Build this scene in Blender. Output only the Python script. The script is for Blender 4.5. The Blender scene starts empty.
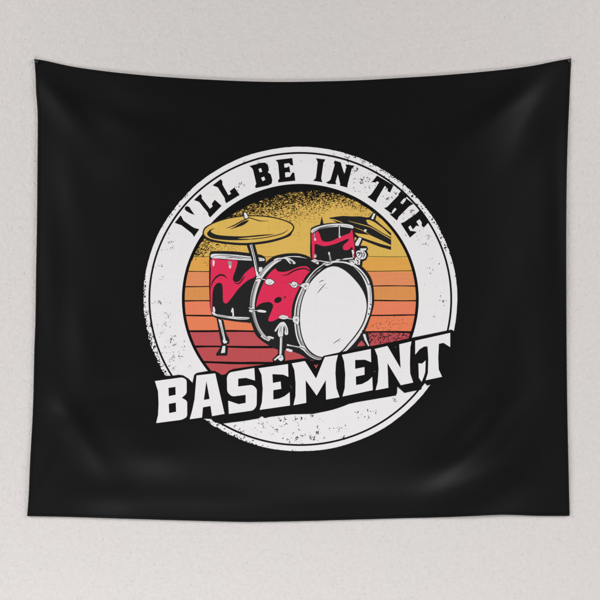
import bpy, bmesh, math, random
from mathutils import Vector, geometry

# ------------------------------------------------------------------ camera, world, light
scene = bpy.context.scene
C = scene.collection
S = 0.0025            # metres per photo pixel on the cloth (600 px = 1.5 m)
CZ = 1.5              # height of the photo centre

cam_d = bpy.data.cameras.new('camera')
cam = bpy.data.objects.new('camera', cam_d)
C.objects.link(cam)
cam.location = (0, -4.0, CZ)
cam.rotation_euler = (math.radians(90), 0, 0)
cam_d.sensor_width = 36
cam_d.lens = 18 / (0.75 / 3.988)
cam_d.clip_end = 100
scene.camera = cam

world = bpy.data.worlds.new('World')
scene.world = world
world.use_nodes = True
world.node_tree.nodes['Background'].inputs[0].default_value = (1.0, 0.985, 0.97, 1)
world.node_tree.nodes['Background'].inputs[1].default_value = 0.06

def area(name, loc, target, size, power, col):
    d = bpy.data.lights.new(name, 'AREA')
    d.shape = 'RECTANGLE'; d.size, d.size_y = size
    d.energy = power; d.color = col
    o = bpy.data.objects.new(name, d)
    C.objects.link(o)
    o.location = loc
    o.rotation_euler = (Vector(target) - Vector(loc)).to_track_quat('-Z', 'Y').to_euler()
    return o
area('soft_key_light', (-0.45, -1.75, -1.35), (0, 0, 1.4), (2.6, 1.2), 87, (1.0, 0.985, 0.98))  # key lamp added low in front to bring out the folds, not a window
area('left_fill_light', (-3.9, -1.8, 2.9), (0, 0, 1.5), (1.8, 1.8), 156, (1.0, 0.97, 0.96))  # added fill lamp at the left to even out the lighting
area('right_fill_light', (3.9, -1.8, 2.9), (0, 0, 1.5), (1.8, 1.8), 153, (1.0, 0.97, 0.96))  # matching fill added at the right, no real room lamp

vs = scene.view_settings
vs.view_transform = 'Standard'; vs.look = 'None'; vs.exposure = 0; vs.gamma = 1

random.seed(7)
R = random.random

# ------------------------------------------------------------------ materials
def nodes_of(m):
    m.use_nodes = True
    nt = m.node_tree
    return nt, nt.nodes['Principled BSDF']

def weave_bump(nt, b, strength=0.25):
    """fine plain weave plus slow slub variation, in object space"""
    tc = nt.nodes.new('ShaderNodeTexCoord')
    a = nt.nodes.new('ShaderNodeTexNoise')
    a.inputs['Scale'].default_value = 420; a.inputs['Detail'].default_value = 2
    nt.links.new(tc.outputs['Object'], a.inputs['Vector'])
    bp = nt.nodes.new('ShaderNodeBump')
    bp.inputs['Strength'].default_value = strength
    bp.inputs['Distance'].default_value = 0.00006
    nt.links.new(a.outputs['Fac'], bp.inputs['Height'])
    nt.links.new(bp.outputs['Normal'], b.inputs['Normal'])
    return tc, a

def cloth_mat(name, col, rough=0.62, spec=0.5, var=0.06, sheen=0.0):
    m = bpy.data.materials.new(name)
    nt, b = nodes_of(m)
    tc, weave = weave_bump(nt, b)
    mp = nt.nodes.new('ShaderNodeMapping')
    n1 = nt.nodes.new('ShaderNodeTexNoise'); n1.inputs['Scale'].default_value = 330; n1.inputs['Detail'].default_value = 2
    nt.links.new(tc.outputs['Object'], mp.inputs['Vector'])
    nt.links.new(mp.outputs[0], n1.inputs['Vector'])
    # long slubs of thread (stretched noise) in both directions
    slubs = []
    for sc in ((2.0, 1, 0.12), (0.12, 1, 2.0)):
        m2 = nt.nodes.new('ShaderNodeMapping'); m2.inputs['Scale'].default_value = sc
        n2 = nt.nodes.new('ShaderNodeTexNoise'); n2.inputs['Scale'].default_value = 150; n2.inputs['Detail'].default_value = 1
        nt.links.new(tc.outputs['Object'], m2.inputs['Vector']); nt.links.new(m2.outputs[0], n2.inputs['Vector'])
        slubs.append(n2)
    s1 = nt.nodes.new('ShaderNodeMath'); s1.operation = 'ADD'
    nt.links.new(slubs[0].outputs['Fac'], s1.inputs[0]); nt.links.new(slubs[1].outputs['Fac'], s1.inputs[1])
    s2 = nt.nodes.new('ShaderNodeMath'); s2.operation = 'ADD'
    nt.links.new(s1.outputs[0], s2.inputs[0]); nt.links.new(n1.outputs['Fac'], s2.inputs[1])
    mr = nt.nodes.new('ShaderNodeMapRange')
    mr.inputs['From Min'].default_value = 1.1; mr.inputs['From Max'].default_value = 1.9
    mr.inputs['To Min'].default_value = 1 - var; mr.inputs['To Max'].default_value = 1 + var
    nt.links.new(s2.outputs[0], mr.inputs['Value'])
    mx = nt.nodes.new('ShaderNodeVectorMath'); mx.operation = 'SCALE'
    mx.inputs[0].default_value = col
    nt.links.new(mr.outputs[0], mx.inputs['Scale'])
    nt.links.new(mx.outputs[0], b.inputs['Base Color'])
    b.inputs['Roughness'].default_value = rough
    b.inputs['Specular IOR Level'].default_value = spec
    if sheen:
        b.inputs['Sheen Weight'].default_value = sheen
        b.inputs['Sheen Roughness'].default_value = 0.5
    return m

BLK = (0.0018, 0.0019, 0.0020)
M = {}
M['black'] = cloth_mat('black_polyester', BLK, rough=0.40, spec=0.40, var=0.25)
M['hem'] = cloth_mat('black_hem_polyester', BLK, rough=0.40, spec=0.38, var=0.25)
INK = dict(rough=0.75, spec=0.18)
def ink(name, srgb, var=0.03):
    lin = tuple((c / 255 / 12.92) if c / 255 <= 0.04045 else ((c / 255 + 0.055) / 1.055) ** 2.4 for c in srgb)
    M[name] = cloth_mat(name + '_ink', lin, var=var, **INK)
ink('white', (228, 228, 229), 0.022)
ink('chrome', (222, 222, 224), 0.05)
ink('grey', (150, 152, 155), 0.06)
M['inkblack'] = cloth_mat('printed_black', (0.0085, 0.009, 0.0095), rough=0.6, spec=0.25, var=0.15)
ink('red', (219, 42, 84), 0.05)
ink('brass', (216, 180, 88), 0.05)
ink('pink', (222, 190, 196), 0.05)
for k, c in enumerate([(216, 178, 88), (219, 162, 76), (220, 139, 92), (214, 143, 80), (226, 126, 92), (226, 126, 86), (186, 78, 84), (184, 76, 80), (184, 76, 80)]):
    ink('band%d' % k, c, 0.04)

def wall_mat():
    m = bpy.data.materials.new('painted_plaster')
    nt, b = nodes_of(m)
    tc = nt.nodes.new('ShaderNodeTexCoord')
    def noise(sc, det, rough=0.5):
        n = nt.nodes.new('ShaderNodeTexNoise'); n.inputs['Scale'].default_value = sc
        n.inputs['Detail'].default_value = det; n.inputs['Roughness'].default_value = rough
        nt.links.new(tc.outputs['Object'], n.inputs['Vector']); return n
    big = noise(2.2, 3)
    cr = nt.nodes.new('ShaderNodeValToRGB')
    cr.color_ramp.elements[0].position = 0.36; cr.color_ramp.elements[0].color = (0.668, 0.640, 0.630, 1)
    cr.color_ramp.elements[1].position = 0.64; cr.color_ramp.elements[1].color = (0.656, 0.643, 0.632, 1)
    nt.links.new(big.outputs['Fac'], cr.inputs[0])
    fine = noise(90, 4, 0.6)
    fr = nt.nodes.new('ShaderNodeMapRange'); fr.inputs['From Min'].default_value = 0.3; fr.inputs['From Max'].default_value = 0.7
    fr.inputs['To Min'].default_value = 0.955; fr.inputs['To Max'].default_value = 1.035
    nt.links.new(fine.outputs['Fac'], fr.inputs['Value'])
    # sparse pits
    vo = nt.nodes.new('ShaderNodeTexVoronoi'); vo.inputs['Scale'].default_value = 78
    vo.inputs['Randomness'].default_value = 1
    nt.links.new(tc.outputs['Object'], vo.inputs['Vector'])
    pr = nt.nodes.new('ShaderNodeMapRange'); pr.inputs['From Min'].default_value = 0.08; pr.inputs['From Max'].default_value = 0.26
    pr.inputs['To Min'].default_value = 0.0; pr.inputs['To Max'].default_value = 1.0
    nt.links.new(vo.outputs['Distance'], pr.inputs['Value'])
    gate = noise(21, 2)
    gr = nt.nodes.new('ShaderNodeMapRange'); gr.inputs['From Min'].default_value = 0.46; gr.inputs['From Max'].default_value = 0.58
    gr.inputs['To Min'].default_value = 1.0; gr.inputs['To Max'].default_value = 0.0
    nt.links.new(gate.outputs['Fac'], gr.inputs['Value'])
    pit = nt.nodes.new('ShaderNodeMath'); pit.operation = 'MAXIMUM'
    nt.links.new(pr.outputs[0], pit.inputs[0]); nt.links.new(gr.outputs[0], pit.inputs[1])
    pc = nt.nodes.new('ShaderNodeMapRange'); pc.inputs['To Min'].default_value = 0.93; pc.inputs['To Max'].default_value = 1.0
    nt.links.new(pit.outputs[0], pc.inputs['Value'])
    mul = nt.nodes.new('ShaderNodeMath'); mul.operation = 'MULTIPLY'
    nt.links.new(fr.outputs[0], mul.inputs[0]); nt.links.new(pc.outputs[0], mul.inputs[1])
    sc = nt.nodes.new('ShaderNodeVectorMath'); sc.operation = 'SCALE'
    nt.links.new(cr.outputs[0], sc.inputs[0]); nt.links.new(mul.outputs[0], sc.inputs['Scale'])
    nt.links.new(sc.outputs[0], b.inputs['Base Color'])
    # relief: orange-peel stucco + pits
    med = noise(150, 4, 0.62)
    broad = noise(24, 2)
    ad = nt.nodes.new('ShaderNodeMath'); ad.operation = 'MULTIPLY_ADD'; ad.inputs[1].default_value = 1.6
    nt.links.new(broad.outputs['Fac'], ad.inputs[0]); nt.links.new(med.outputs['Fac'], ad.inputs[2])
    ad2 = nt.nodes.new('ShaderNodeMath'); ad2.operation = 'MULTIPLY_ADD'; ad2.inputs[1].default_value = 0.35
    nt.links.new(pit.outputs[0], ad2.inputs[0]); nt.links.new(ad.outputs[0], ad2.inputs[2])
    bp = nt.nodes.new('ShaderNodeBump'); bp.inputs['Strength'].default_value = 0.8; bp.inputs['Distance'].default_value = 0.0022
    nt.links.new(ad2.outputs[0], bp.inputs['Height'])
    nt.links.new(bp.outputs['Normal'], b.inputs['Normal'])
    b.inputs['Roughness'].default_value = 0.85
    b.inputs['Specular IOR Level'].default_value = 0.2
    return m

def metal_mat(name, col, rough):
    m = bpy.data.materials.new(name)
    nt, b = nodes_of(m)
    n = nt.nodes.new('ShaderNodeTexNoise'); n.inputs['Scale'].default_value = 900
    mr = nt.nodes.new('ShaderNodeMapRange'); mr.inputs['To Min'].default_value = rough - 0.1; mr.inputs['To Max'].default_value = rough + 0.15
    nt.links.new(n.outputs['Fac'], mr.inputs['Value']); nt.links.new(mr.outputs[0], b.inputs['Roughness'])
    b.inputs['Base Color'].default_value = (*col, 1); b.inputs['Metallic'].default_value = 0.6
    return m

# ------------------------------------------------------------------ wall
bm = bmesh.new()
n = 8
for (x0, x1, y0, y1, z0, z1) in [(-3, 3, 0, 0.12, -0.5, 3.6)]:
    bmesh.ops.create_cube(bm, size=1)
    for v in bm.verts:
        v.co = Vector((x0 + (v.co.x + .5) * (x1 - x0), y0 + (v.co.y + .5) * (y1 - y0), z0 + (v.co.z + .5) * (z1 - z0)))
me = bpy.data.meshes.new('wall'); bm.to_mesh(me); bm.free()
me.materials.append(wall_mat())
wall = bpy.data.objects.new('wall', me); C.objects.link(wall)
wall['kind'] = 'structure'; wall['label'] = 'pale off-white plastered wall behind the tapestry'

# ------------------------------------------------------------------ cloth relief  (all in photo pixels, height in mm off the wall)
# ridges / valleys: centre x, y, direction (deg, 0 = right, positive = down), length sigma, width sigma, height
RIDGES = [
    (503, 111, -38, 34, 10, 3.3), (541, 116, -55, 40, 11, -2.3), (470, 128, -25, 30, 12, 1.2),
    (472, 408, -52, 34, 12, -3.6), (500, 330, -70, 40, 13, -1.6), (484, 440, -42, 44, 12, 3.1), (446, 466, -16, 24, 11, 0.9), (470, 482, -26, 46, 12, -2.2), (492, 503, -27, 46, 12, 1.3), (520, 440, -60, 30, 12, -2.2),
    (440, 430, -40, 30, 14, -1.5), (530, 470, -45, 30, 16, 1.6),
    (82, 436, 58, 28, 9, 3.5), (62, 416, 15, 16, 11, 1.6), (150, 454, 6, 24, 13, 1.7), (104, 499, 5, 24, 11, 1.5),
    (84, 348, 80, 38, 13, 2.2), (118, 425, 8, 20, 13, 1.2), (118, 398, -20, 20, 12, -1.3), (45, 470, -70, 30, 10, 1.6),
    (62, 104, 50, 30, 9, 2.2), (100, 96, 28, 36, 11, -1.8), (132, 128, 20, 30, 12, 2.5), (135, 172, 5, 22, 12, 1.6), (72, 190, 78, 34, 12, 1.2),
    (560, 250, 88, 80, 7, 1.2), (540, 330, 80, 60, 14, -1.0), (180, 96, 4, 60, 9, 0.8), (330, 104, 0, 90, 9, 0.9),
    (200, 500, 2, 60, 9, 0.7), (340, 500, -3, 70, 9, -0.6), (50, 280, 88, 60, 8, 1.0),
]
RR = [(a, b, math.cos(math.radians(c)), math.sin(math.radians(c)), d, e, f) for a, b, c, d, e, f in RIDGES]
FOLD = 2.7
def height(x, y):
    ex = max(0.0, min(x - 33, 570 - x)); ey = max(0.0, min(y - 66, 520 - y))
    h = 3.0 + 14.0 * (1 - math.exp(-(ex / 60) ** 2)) * (1 - math.exp(-(ey / 60) ** 2))
    # pinned corners pull in to the wall
    for cx, cy in ((34, 58), (571, 58)):
        d2 = (x - cx) ** 2 + (y - cy) ** 2
        h -= 2.5 * math.exp(-d2 / (2 * 20 ** 2))
    for a, b, c, s, L, W, A in RR:
        dx, dy = x - a, y - b
        u = (dx * c + dy * s) / L; v = (-dx * s + dy * c) / W
        q = u * u + v * v
        if q < 30: h += FOLD * A * math.exp(-q / 2)
    return 1.6 + 1.5 * math.log1p(math.exp((h - 1.6) / 1.5))     # never touches the wall
G = 5.0
_hc = {}
def hg(i, j):
    k = (i, j)
    if k not in _hc: _hc[k] = height(i * G, j * G)
    return _hc[k]
def hlin(x, y):
    """height of the faceted cloth (cells of G px split along the x=y diagonal)"""
    i = math.floor(x / G); j = math.floor(y / G)
    u = x / G - i; v = y / G - j
    a, b, c, d = hg(i, j), hg(i + 1, j), hg(i, j + 1), hg(i + 1, j + 1)
    if u >= v: return a + (b - a) * u + (d - b) * v
    return a + (c - a) * v + (d - c) * u
def normal(x, y):
    e = 1.0
    gx = (height(x + e, y) - height(x - e, y)) / (2 * e) / 1000 / S
    gy = (height(x, y + e) - height(x, y - e)) / (2 * e) / 1000 / S
    # world: X = x*S, Z = -y*S, Y = -h
    return Vector((-gx, -1.0, gy)).normalized()

ROOT = Vector((0, 0, CZ + (300 - 520) * S))
def to3(x, y, lift):
    """photo pixel on the cloth -> local coordinates of the tapestry; lift in mm"""
    return Vector(((x - 300) * S, -(hlin(x, y) + lift) / 1000, (300 - y) * S + CZ - ROOT.z))

# ------------------------------------------------------------------ 2D shape tools
def Z(ox, oy, s, pts):
    return [(ox + p[0] / s, oy + p[1] / s) for p in pts]
def smooth(pts, closed=True, n=4):
    out = []; N = len(pts)
    rng = range(N) if closed else range(N - 1)
    for i in rng:
        if closed: p0, p1, p2, p3 = pts[i - 1], pts[i], pts[(i + 1) % N], pts[(i + 2) % N]
        else: p0, p1, p2, p3 = pts[max(i - 1, 0)], pts[i], pts[i + 1], pts[min(i + 2, N - 1)]
        for k in range(n):
            t = k / n; t2 = t * t; t3 = t2 * t
            out.append(tuple(0.5 * ((2 * p1[a]) + (-p0[a] + p2[a]) * t + (2 * p0[a] - 5 * p1[a] + 4 * p2[a] - p3[a]) * t2 + (-p0[a] + 3 * p1[a] - 3 * p2[a] + p3[a]) * t3) for a in (0, 1)))
    if not closed: out.append(tuple(pts[-1]))
    return out
def chamfer(pts, r=0.35):
    """knock the points of a sharp outline back a little, as ink bleeds"""
    out = []; N = len(pts)
    for i in range(N):
        p = Vector(pts[i]); a = Vector(pts[i - 1]); b = Vector(pts[(i + 1) % N])
        da, db = a - p, b - p
        ra = min(r, da.length * .3); rb = min(r, db.length * .3)
        if da.length < 1e-6 or db.length < 1e-6: continue
        out.append(tuple(p + da.normalized() * ra)); out.append(tuple(p + (da.normalized() * ra + db.normalized() * rb) * .25)); out.append(tuple(p + db.normalized() * rb))
    return out
def ell(cx, cy, rx, ry, rot=0, n=40):
    c, s = math.cos(math.radians(rot)), math.sin(math.radians(rot))
    return [(cx + rx * math.cos(t) * c - ry * math.sin(t) * s, cy + rx * math.cos(t) * s + ry * math.sin(t) * c) for t in [2 * math.pi * k / n for k in range(n)]]
def grow(pts, d):
    """offset a closed outline outwards by d"""
    A = sum(pts[i - 1][0] * pts[i][1] - pts[i][0] * pts[i - 1][1] for i in range(len(pts)))
    sg = 1 if A > 0 else -1
    out = []; N = len(pts)
    for i in range(N):
        p = Vector(pts[i]); e1 = (p - Vector(pts[i - 1])); e2 = (Vector(pts[(i + 1) % N]) - p)
        if e1.length < 1e-6 or e2.length < 1e-6: continue
        e1.normalize(); e2.normalize()
        n1 = Vector((e1.y, -e1.x)) * sg; n2 = Vector((e2.y, -e2.x)) * sg
        m = n1 + n2
        if m.length < 0.3: m = n1
        m = m.normalized()
        k = min(1 / max(m.dot(n1), .5), 1.6)
        out.append(tuple(p + m * d * k))
    return out
def poly(outer, holes=()):
    """-> list of triangles (2D)"""
    loops = [[Vector((p[0], p[1], 0)) for p in l] for l in [outer, *holes]]
    flat = [p for l in loops for p in l]
    return [[(flat[i].x, flat[i].y) for i in t] for t in geometry.tessellate_polygon(loops)]
def line(pts, w, sm=True, taper=(1, 1)):
    """ribbon along pts; w = width or list of widths; taper = width factor at the two ends"""
    if sm and len(pts) > 2:
        W = w if isinstance(w, (list, tuple)) else [w] * len(pts)
        pw = smooth([(*p,) for p in pts], closed=False, n=4)
        ww = []
        for i in range(len(W) - 1):
            for k in range(4): ww.append(W[i] + (W[i + 1] - W[i]) * k / 4)
        ww.append(W[-1]); pts = pw
    else: ww = list(w) if isinstance(w, (list, tuple)) else [w] * len(pts)
    N = len(pts)
    L, Rr = [], []
    for i in range(N):
        a = Vector(pts[max(i - 1, 0)]); b = Vector(pts[min(i + 1, N - 1)])
        d = (b - a)
        d = d.normalized() if d.length > 1e-9 else Vector((1, 0))
        t = i / (N - 1); f = min(1, taper[0] + (1 - taper[0]) * t * 3) * min(1, taper[1] + (1 - taper[1]) * (1 - t) * 3)
        nn = Vector((-d.y, d.x)) * ww[i] * f / 2
        p = Vector(pts[i]); L.append(tuple(p + nn)); Rr.append(tuple(p - nn))
    return [[L[i], L[i + 1], Rr[i + 1], Rr[i]] for i in range(N - 1)]

# ------------------------------------------------------------------ mesh building on the cloth
def cut_mesh(faces):
    bm = bmesh.new()
    cache = {}
    def V(p):
        k = (round(p[0], 4), round(p[1], 4))
        if k not in cache: cache[k] = bm.verts.new((k[0], k[1], 0))
        return cache[k]
    for f in faces:
        A = sum(f[i - 1][0] * f[i][1] - f[i][0] * f[i - 1][1] for i in range(len(f)))
        if abs(A) < 1e-5: continue
        if A > 0: f = f[::-1]
        vv = []
        for p in f:
            v = V(p)
            if v not in vv: vv.append(v)
        if len(vv) < 3: continue
        try: bm.faces.new(vv)
        except ValueError: pass
    xs = [v.co.x for v in bm.verts]; ys = [v.co.y for v in bm.verts]
    def cut(co, no):
        bmesh.ops.bisect_plane(bm, geom=bm.verts[:] + bm.edges[:] + bm.faces[:], dist=1e-5, plane_co=co, plane_no=no)
    for i in range(math.floor(min(xs) / G) + 1, math.ceil(max(xs) / G)): cut((i * G, 0, 0), (1, 0, 0))
    for j in range(math.floor(min(ys) / G) + 1, math.ceil(max(ys) / G)): cut((0, j * G, 0), (0, 1, 0))
    ds = [v.co.x - v.co.y for v in bm.verts]
    for k in range(math.floor(min(ds) / G) + 1, math.ceil(max(ds) / G)): cut((k * G, 0, 0), (0.70710678, -0.70710678, 0))
    return bm

def finish(name, bm, mat, lift, parent, thick=0):
    bmesh.ops.remove_doubles(bm, verts=bm.verts[:], dist=0.06 if thick else 0.01)
    tmp = bpy.data.meshes.new('tmp'); bm.to_mesh(tmp); bm.free()      # compact the vertex order
    bm = bmesh.new(); bm.from_mesh(tmp); bpy.data.meshes.remove(tmp)
    bm.verts.ensure_lookup_table(); bm.verts.index_update()
    P = [(v.co.x, v.co.y) for v in bm.verts]
    N = [normal(x, y) for x, y in P]
    for v, (x, y) in zip(bm.verts, P): v.co = to3(x, y, lift)
    if thick:
        nv = len(P)
        back = [bm.verts.new(v.co + Vector((0, thick / 1000, 0))) for v in bm.verts[:]]
        bm.verts.ensure_lookup_table(); bm.verts.index_update()
        faces = bm.faces[:]; edges = [e for e in bm.edges if e.is_boundary]
        for f in faces: bm.faces.new([back[v.index] for v in reversed(f.verts)])
        for e in edges:
            l = e.link_loops[0]; a, b = l.vert, l.link_loop_next.vert
            bm.faces.new((b, a, back[a.index], back[b.index]))
        N = N + [-n for n in N]
    me = bpy.data.meshes.new(name); bm.to_mesh(me); bm.free()
    me.materials.append(mat)
    for p in me.polygons: p.use_smooth = True
    me.normals_split_custom_set_from_vertices([tuple(n) for n in N])
    o = bpy.data.objects.new(name, me); C.objects.link(o)
    o.parent = parent
    return o

tap = bpy.data.objects.new('wall_tapestry', None); C.objects.link(tap)
tap.location = ROOT
tap['label'] = 'black fabric tapestry with a round drum kit badge reading I\'LL BE IN THE BASEMENT'
tap['category'] = 'tapestry'

LV = 0.055   # mm per print level
def part(name, mat, lvl, faces, parent=None, label=None, lift0=0.12):
    o = finish(name, cut_mesh(faces), M[mat], lift0 + LV * lvl, parent or tap)
    if label: o['label'] = label
    return o

# ------------------------------------------------------------------ fabric
top_e = [(33.6, 58.3), (45, 60.2), (60, 63.6), (77, 66.9), (110, 71.4), (150, 75.4), (180, 77.6), (210, 79.3), (250, 81.0), (290, 81.5), (350, 80.2), (400, 77.5), (450, 74.2), (500, 69.6), (533, 65.3), (555, 60.8), (571.8, 57.8)]
right_e = [(571.4, 70), (570.6, 85), (569.8, 105), (568.6, 130), (567.4, 170), (566.8, 220), (566.8, 290), (567.2, 360), (568.2, 430), (569.3, 480), (570.2, 516.3)]
bot_e = [(552, 516.4), (535, 516.2), (515, 515.4), (500, 515.2), (485, 515.8), (460, 517.0), (430, 518.1), (400, 518.8), (350, 520.2), (300, 521.6), (250, 522.4), (225, 522.0), (180, 520.8), (110, 518.7), (60, 517.2), (26.6, 516.6)]
left_e = [(28.3, 495), (29.7, 460), (30.8, 440), (32.6, 405), (33.8, 350), (34.9, 320), (35.6, 270), (36.5, 220), (37.0, 160), (37.2, 120), (36.6, 104), (35.6, 92), (35.2, 78), (34.4, 66)]
def openc(p, n=5): return smooth(p, closed=False, n=n)
outline = openc(top_e)[:-1] + openc([top_e[-1]] + right_e)[:-1] + openc([right_e[-1]] + bot_e)[:-1] + openc([bot_e[-1]] + left_e + [top_e[0]])[:-1]
X0, X1, Y0, Y1 = 45, 560, 90, 505
hole = [(x, Y0) for x in range(X0, X1, 5)] + [(X1, y) for y in range(Y0, Y1, 5)] + [(x, Y1) for x in range(X1, X0, -5)] + [(X0, y) for y in range(Y1, Y0, -5)]
cloth_faces = poly(outline, [hole])
cbm = cut_mesh(cloth_faces)
kv = {(round(v.co.x, 2), round(v.co.y, 2)): v for v in cbm.verts}
def kvert(x, y):
    if (x, y) not in kv: kv[(x, y)] = cbm.verts.new((x, y, 0))
    return kv[(x, y)]
for x in range(X0, X1, 5):
    for y in range(Y0, Y1, 5):
        a, b, c, d = kvert(x, y), kvert(x + 5, y), kvert(x, y + 5), kvert(x + 5, y + 5)
        cbm.faces.new((a, d, b)); cbm.faces.new((a, c, d))
fb = finish('fabric', cbm, M['black'], 0, tap, thick=0.7)

# hem: folded double edge all round with its stitching
inner = grow(outline, -2.6)
hem_faces = []
if len(inner) == len(outline):
    for i in range(len(outline)):
        hem_faces.append([outline[i - 1], outline[i], inner[i], inner[i - 1]])
hem = finish('hem', cut_mesh(hem_faces), M['hem'], 0.5, tap, thick=0.45)
st = []
mid = grow(outline, -2.0)
acc = 0
for i in range(len(mid)):
    a = Vector(mid[i - 1]); b = Vector(mid[i]); d = b - a; L = d.length
    k = 0.0
    while k + 0.8 < L:
        p = a + d * (k / L); q = a + d * ((k + .8) / L)
        nn = Vector((-d.y, d.x)).normalized() * .10
        st.append([tuple(p + nn), tuple(q + nn), tuple(q - nn), tuple(p - nn)])
        k += 1.35
def loose(name, faces, mat, lift, parent, jit=0.0):
    """many tiny marks, laid straight on the cloth without cutting"""
    vs_, fs, ns = [], [], []
    for f in faces:
        A = sum(f[i - 1][0] * f[i][1] - f[i][0] * f[i - 1][1] for i in range(len(f)))
        if A > 0: f = f[::-1]
        b = len(vs_); h = lift + R() * jit
        n_ = normal(*f[0])
        for p in f: vs_.append(tuple(to3(p[0], p[1], h))); ns.append(tuple(n_))
        fs.append(list(range(b, b + len(f))))
    me = bpy.data.meshes.new(name); me.from_pydata(vs_, [], fs)
    me.materials.append(M[mat])
    for p in me.polygons: p.use_smooth = True
    me.normals_split_custom_set_from_vertices(ns)
    o = bpy.data.objects.new(name, me); C.objects.link(o); o.parent = parent
    return o
loose('stitching', st, 'hem', 0.60, hem)

# small folded-over flap at the top left corner
cf = finish('corner_flap', cut_mesh(poly([(34.3, 59.0), (38.6, 59.9), (38.2, 63.0), (35.0, 63.2)])), M['hem'], 1.6, tap, thick=1.0)

# ------------------------------------------------------------------ badge ring
CX, CY = 300.3, 299.0
def worn(t):
    """how much the outer rim is worn at image angle t (radians, y down)"""
    d = math.degrees(t) % 360
    w = 0.25
    for c, s, a in ((150, 14, 2.2), (170, 12, 1.0), (318, 13, .8), (300, 12, .5), (336, 7, .9), (118, 8, 1.3), (218, 6, .6)):
        dd = (d - c + 180) % 360 - 180
        w += a * math.exp(-dd * dd / (2 * s * s))
    return w
rim = []
NR = 900
wob = [R() for _ in range(NR)]
for k in range(NR):
    t = 2 * math.pi * k / NR
    w = worn(t)
    j = w * (0.75 * max(0, wob[k] - .35) + 0.7 * max(0, wob[(k // 4 * 4)] - .45)) + 0.25 * math.sin(t * 17) * .4
    rim.append((CX + (156.9 - j) * math.cos(t), CY + (152.2 - j) * math.sin(t)))
ring = part('badge_ring', 'white', 0, poly(rim, [ell(CX, CY, 117.5, 114.2, n=160)]), label='worn white ring around the round badge')
lineo = ell(CX, CY, 151.7, 146.9, n=260); linei = ell(CX, CY, 149.8, 145.0, n=260)
part('ring_line', 'black', 1, [[lineo[i - 1], lineo[i], linei[i], linei[i - 1]] for i in range(260)], ring)
marks = []
def speck(x, y, r, el=1.6, ang=None):
    a = R() * math.pi if ang is None else ang
    n_ = random.choice((4, 5, 6)); c, s = math.cos(a), math.sin(a)
    pts = []
    for k in range(n_):
        t = 2 * math.pi * k / n_ + R() * .5
        u, v = r * el * math.cos(t) * (.7 + .5 * R()), r * math.sin(t) * (.7 + .5 * R())
        pts.append((x + u * c - v * s, y + u * s + v * c))
    return pts
def inring(x, y, lo=119.5, hi=157.5):
    q = math.hypot((x - CX) / 1.0, (y - CY) / 0.968)
    return lo < q < hi
for cx, cy, sx, sy, n_, r in [
        (163, 312, 7, 22, 75, .32), (170, 350, 7, 14, 95, .36), (160, 290, 6, 30, 35, .25), (178, 362, 10, 9, 45, .30),
        (284, 432, 8, 6, 45, .42), (300, 432, 8, 7, 55, .42), (318, 432, 6, 6, 40, .42), (338, 430, 7, 4, 28, .4), (365, 412, 5, 3, 22, .45), (301, 417, 9, 2.5, 30, .4), (262, 428, 7, 4, 26, .35), (240, 428, 8, 4, 24, .35), (395, 399, 1.5, 3, 12, .4),
        (356, 172, 9, 9, 70, .38), (366, 183, 9, 7, 60, .36), (390, 197, 7, 6, 50, .34), (406, 214, 6, 5, 32, .4), (420, 235, 8, 6, 35, .32), (335, 160, 14, 4, 35, .32),
        (240, 187, 3, 3, 16, .4), (262, 165, 20, 5, 26, .28), (200, 215, 14, 12, 20, .26), (172, 245, 6, 8, 26, .32), (443, 299, 1.5, 4, 12, .45), (434, 262, 4, 6, 9, .4), (430, 300, 10, 30, 14, .25),
        (300, 300, 155, 150, 190, .26)]:
    subs = [(random.gauss(cx, sx), random.gauss(cy, sy)) for _ in range(max(3, n_ // 9))]
    for _ in range(n_):
        if sx > 100 or R() < .3: x, y = random.gauss(cx, sx), random.gauss(cy, sy)
        else:
            q = random.choice(subs); x, y = random.gauss(q[0], 1.1), random.gauss(q[1], 1.1)
        if inring(x, y): marks.append(speck(x, y, r * (.6 + .8 * R()), 1 + .8 * R()))
# wear on the outer rim band
for _ in range(2600):
    t = R() * 2 * math.pi
    w = worn(t) - .35
    if w <= 0 or R() > w / 3.6: continue
    q = 157.2 - abs(random.gauss(0, 2.2)) * min(1.3, w + .4)
    x, y = CX + q * math.cos(t), CY + q * .969 * math.sin(t)
    marks.append(speck(x, y, .38 + .35 * R(), 1.2 + R(), t + 1.57 + (R() - .5) * 1.6))
loose('wear_mark', marks, 'black', 0.12 + LV * 1.2, ring, jit=.05)
# chips on the rim
for p in [[(169.3, 203.5), (173.8, 207.5), (172.2, 209.6), (168.5, 208.5)]]:
    part('rim_chip', 'black', 1, poly(p), ring)

# ------------------------------------------------------------------ sunset disc
disc = part('sunset_disc', 'black', 1, poly(ell(CX, CY, 118.3, 115.0, n=200)), label='round sunset picture in yellow, orange and red stripes with a black rim')
RX, RY = 115.4, 112.2
YB = [186.8, 257.4, 271.9, 286.9, 301.4, 316.0, 331.0, 346.6, 362.4, 411.1]
def lim(y): return RX * math.sqrt(max(0, 1 - ((y - CY) / RY) ** 2))
for k in range(9):
    a, b = YB[k], YB[k + 1]
    n_ = max(6, int((b - a) / 2))
    L = [(CX - lim(a + (b - a) * i / n_), a + (b - a) * i / n_) for i in range(n_ + 1)]
    Rr = [(CX + lim(a + (b - a) * i / n_), a + (b - a) * i / n_) for i in range(n_ + 1)]
    q = L + Rr[::-1]
    qq = [q[0]]
    for p in q[1:]:
        if (Vector(p) - Vector(qq[-1])).length > .01: qq.append(p)
    part('stripe', 'band%d' % k, 2, poly(qq), disc)
WL = [.45, .8, 1.05, 1.2, 1.4, 1.8, 2.1, 2.3]
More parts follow.
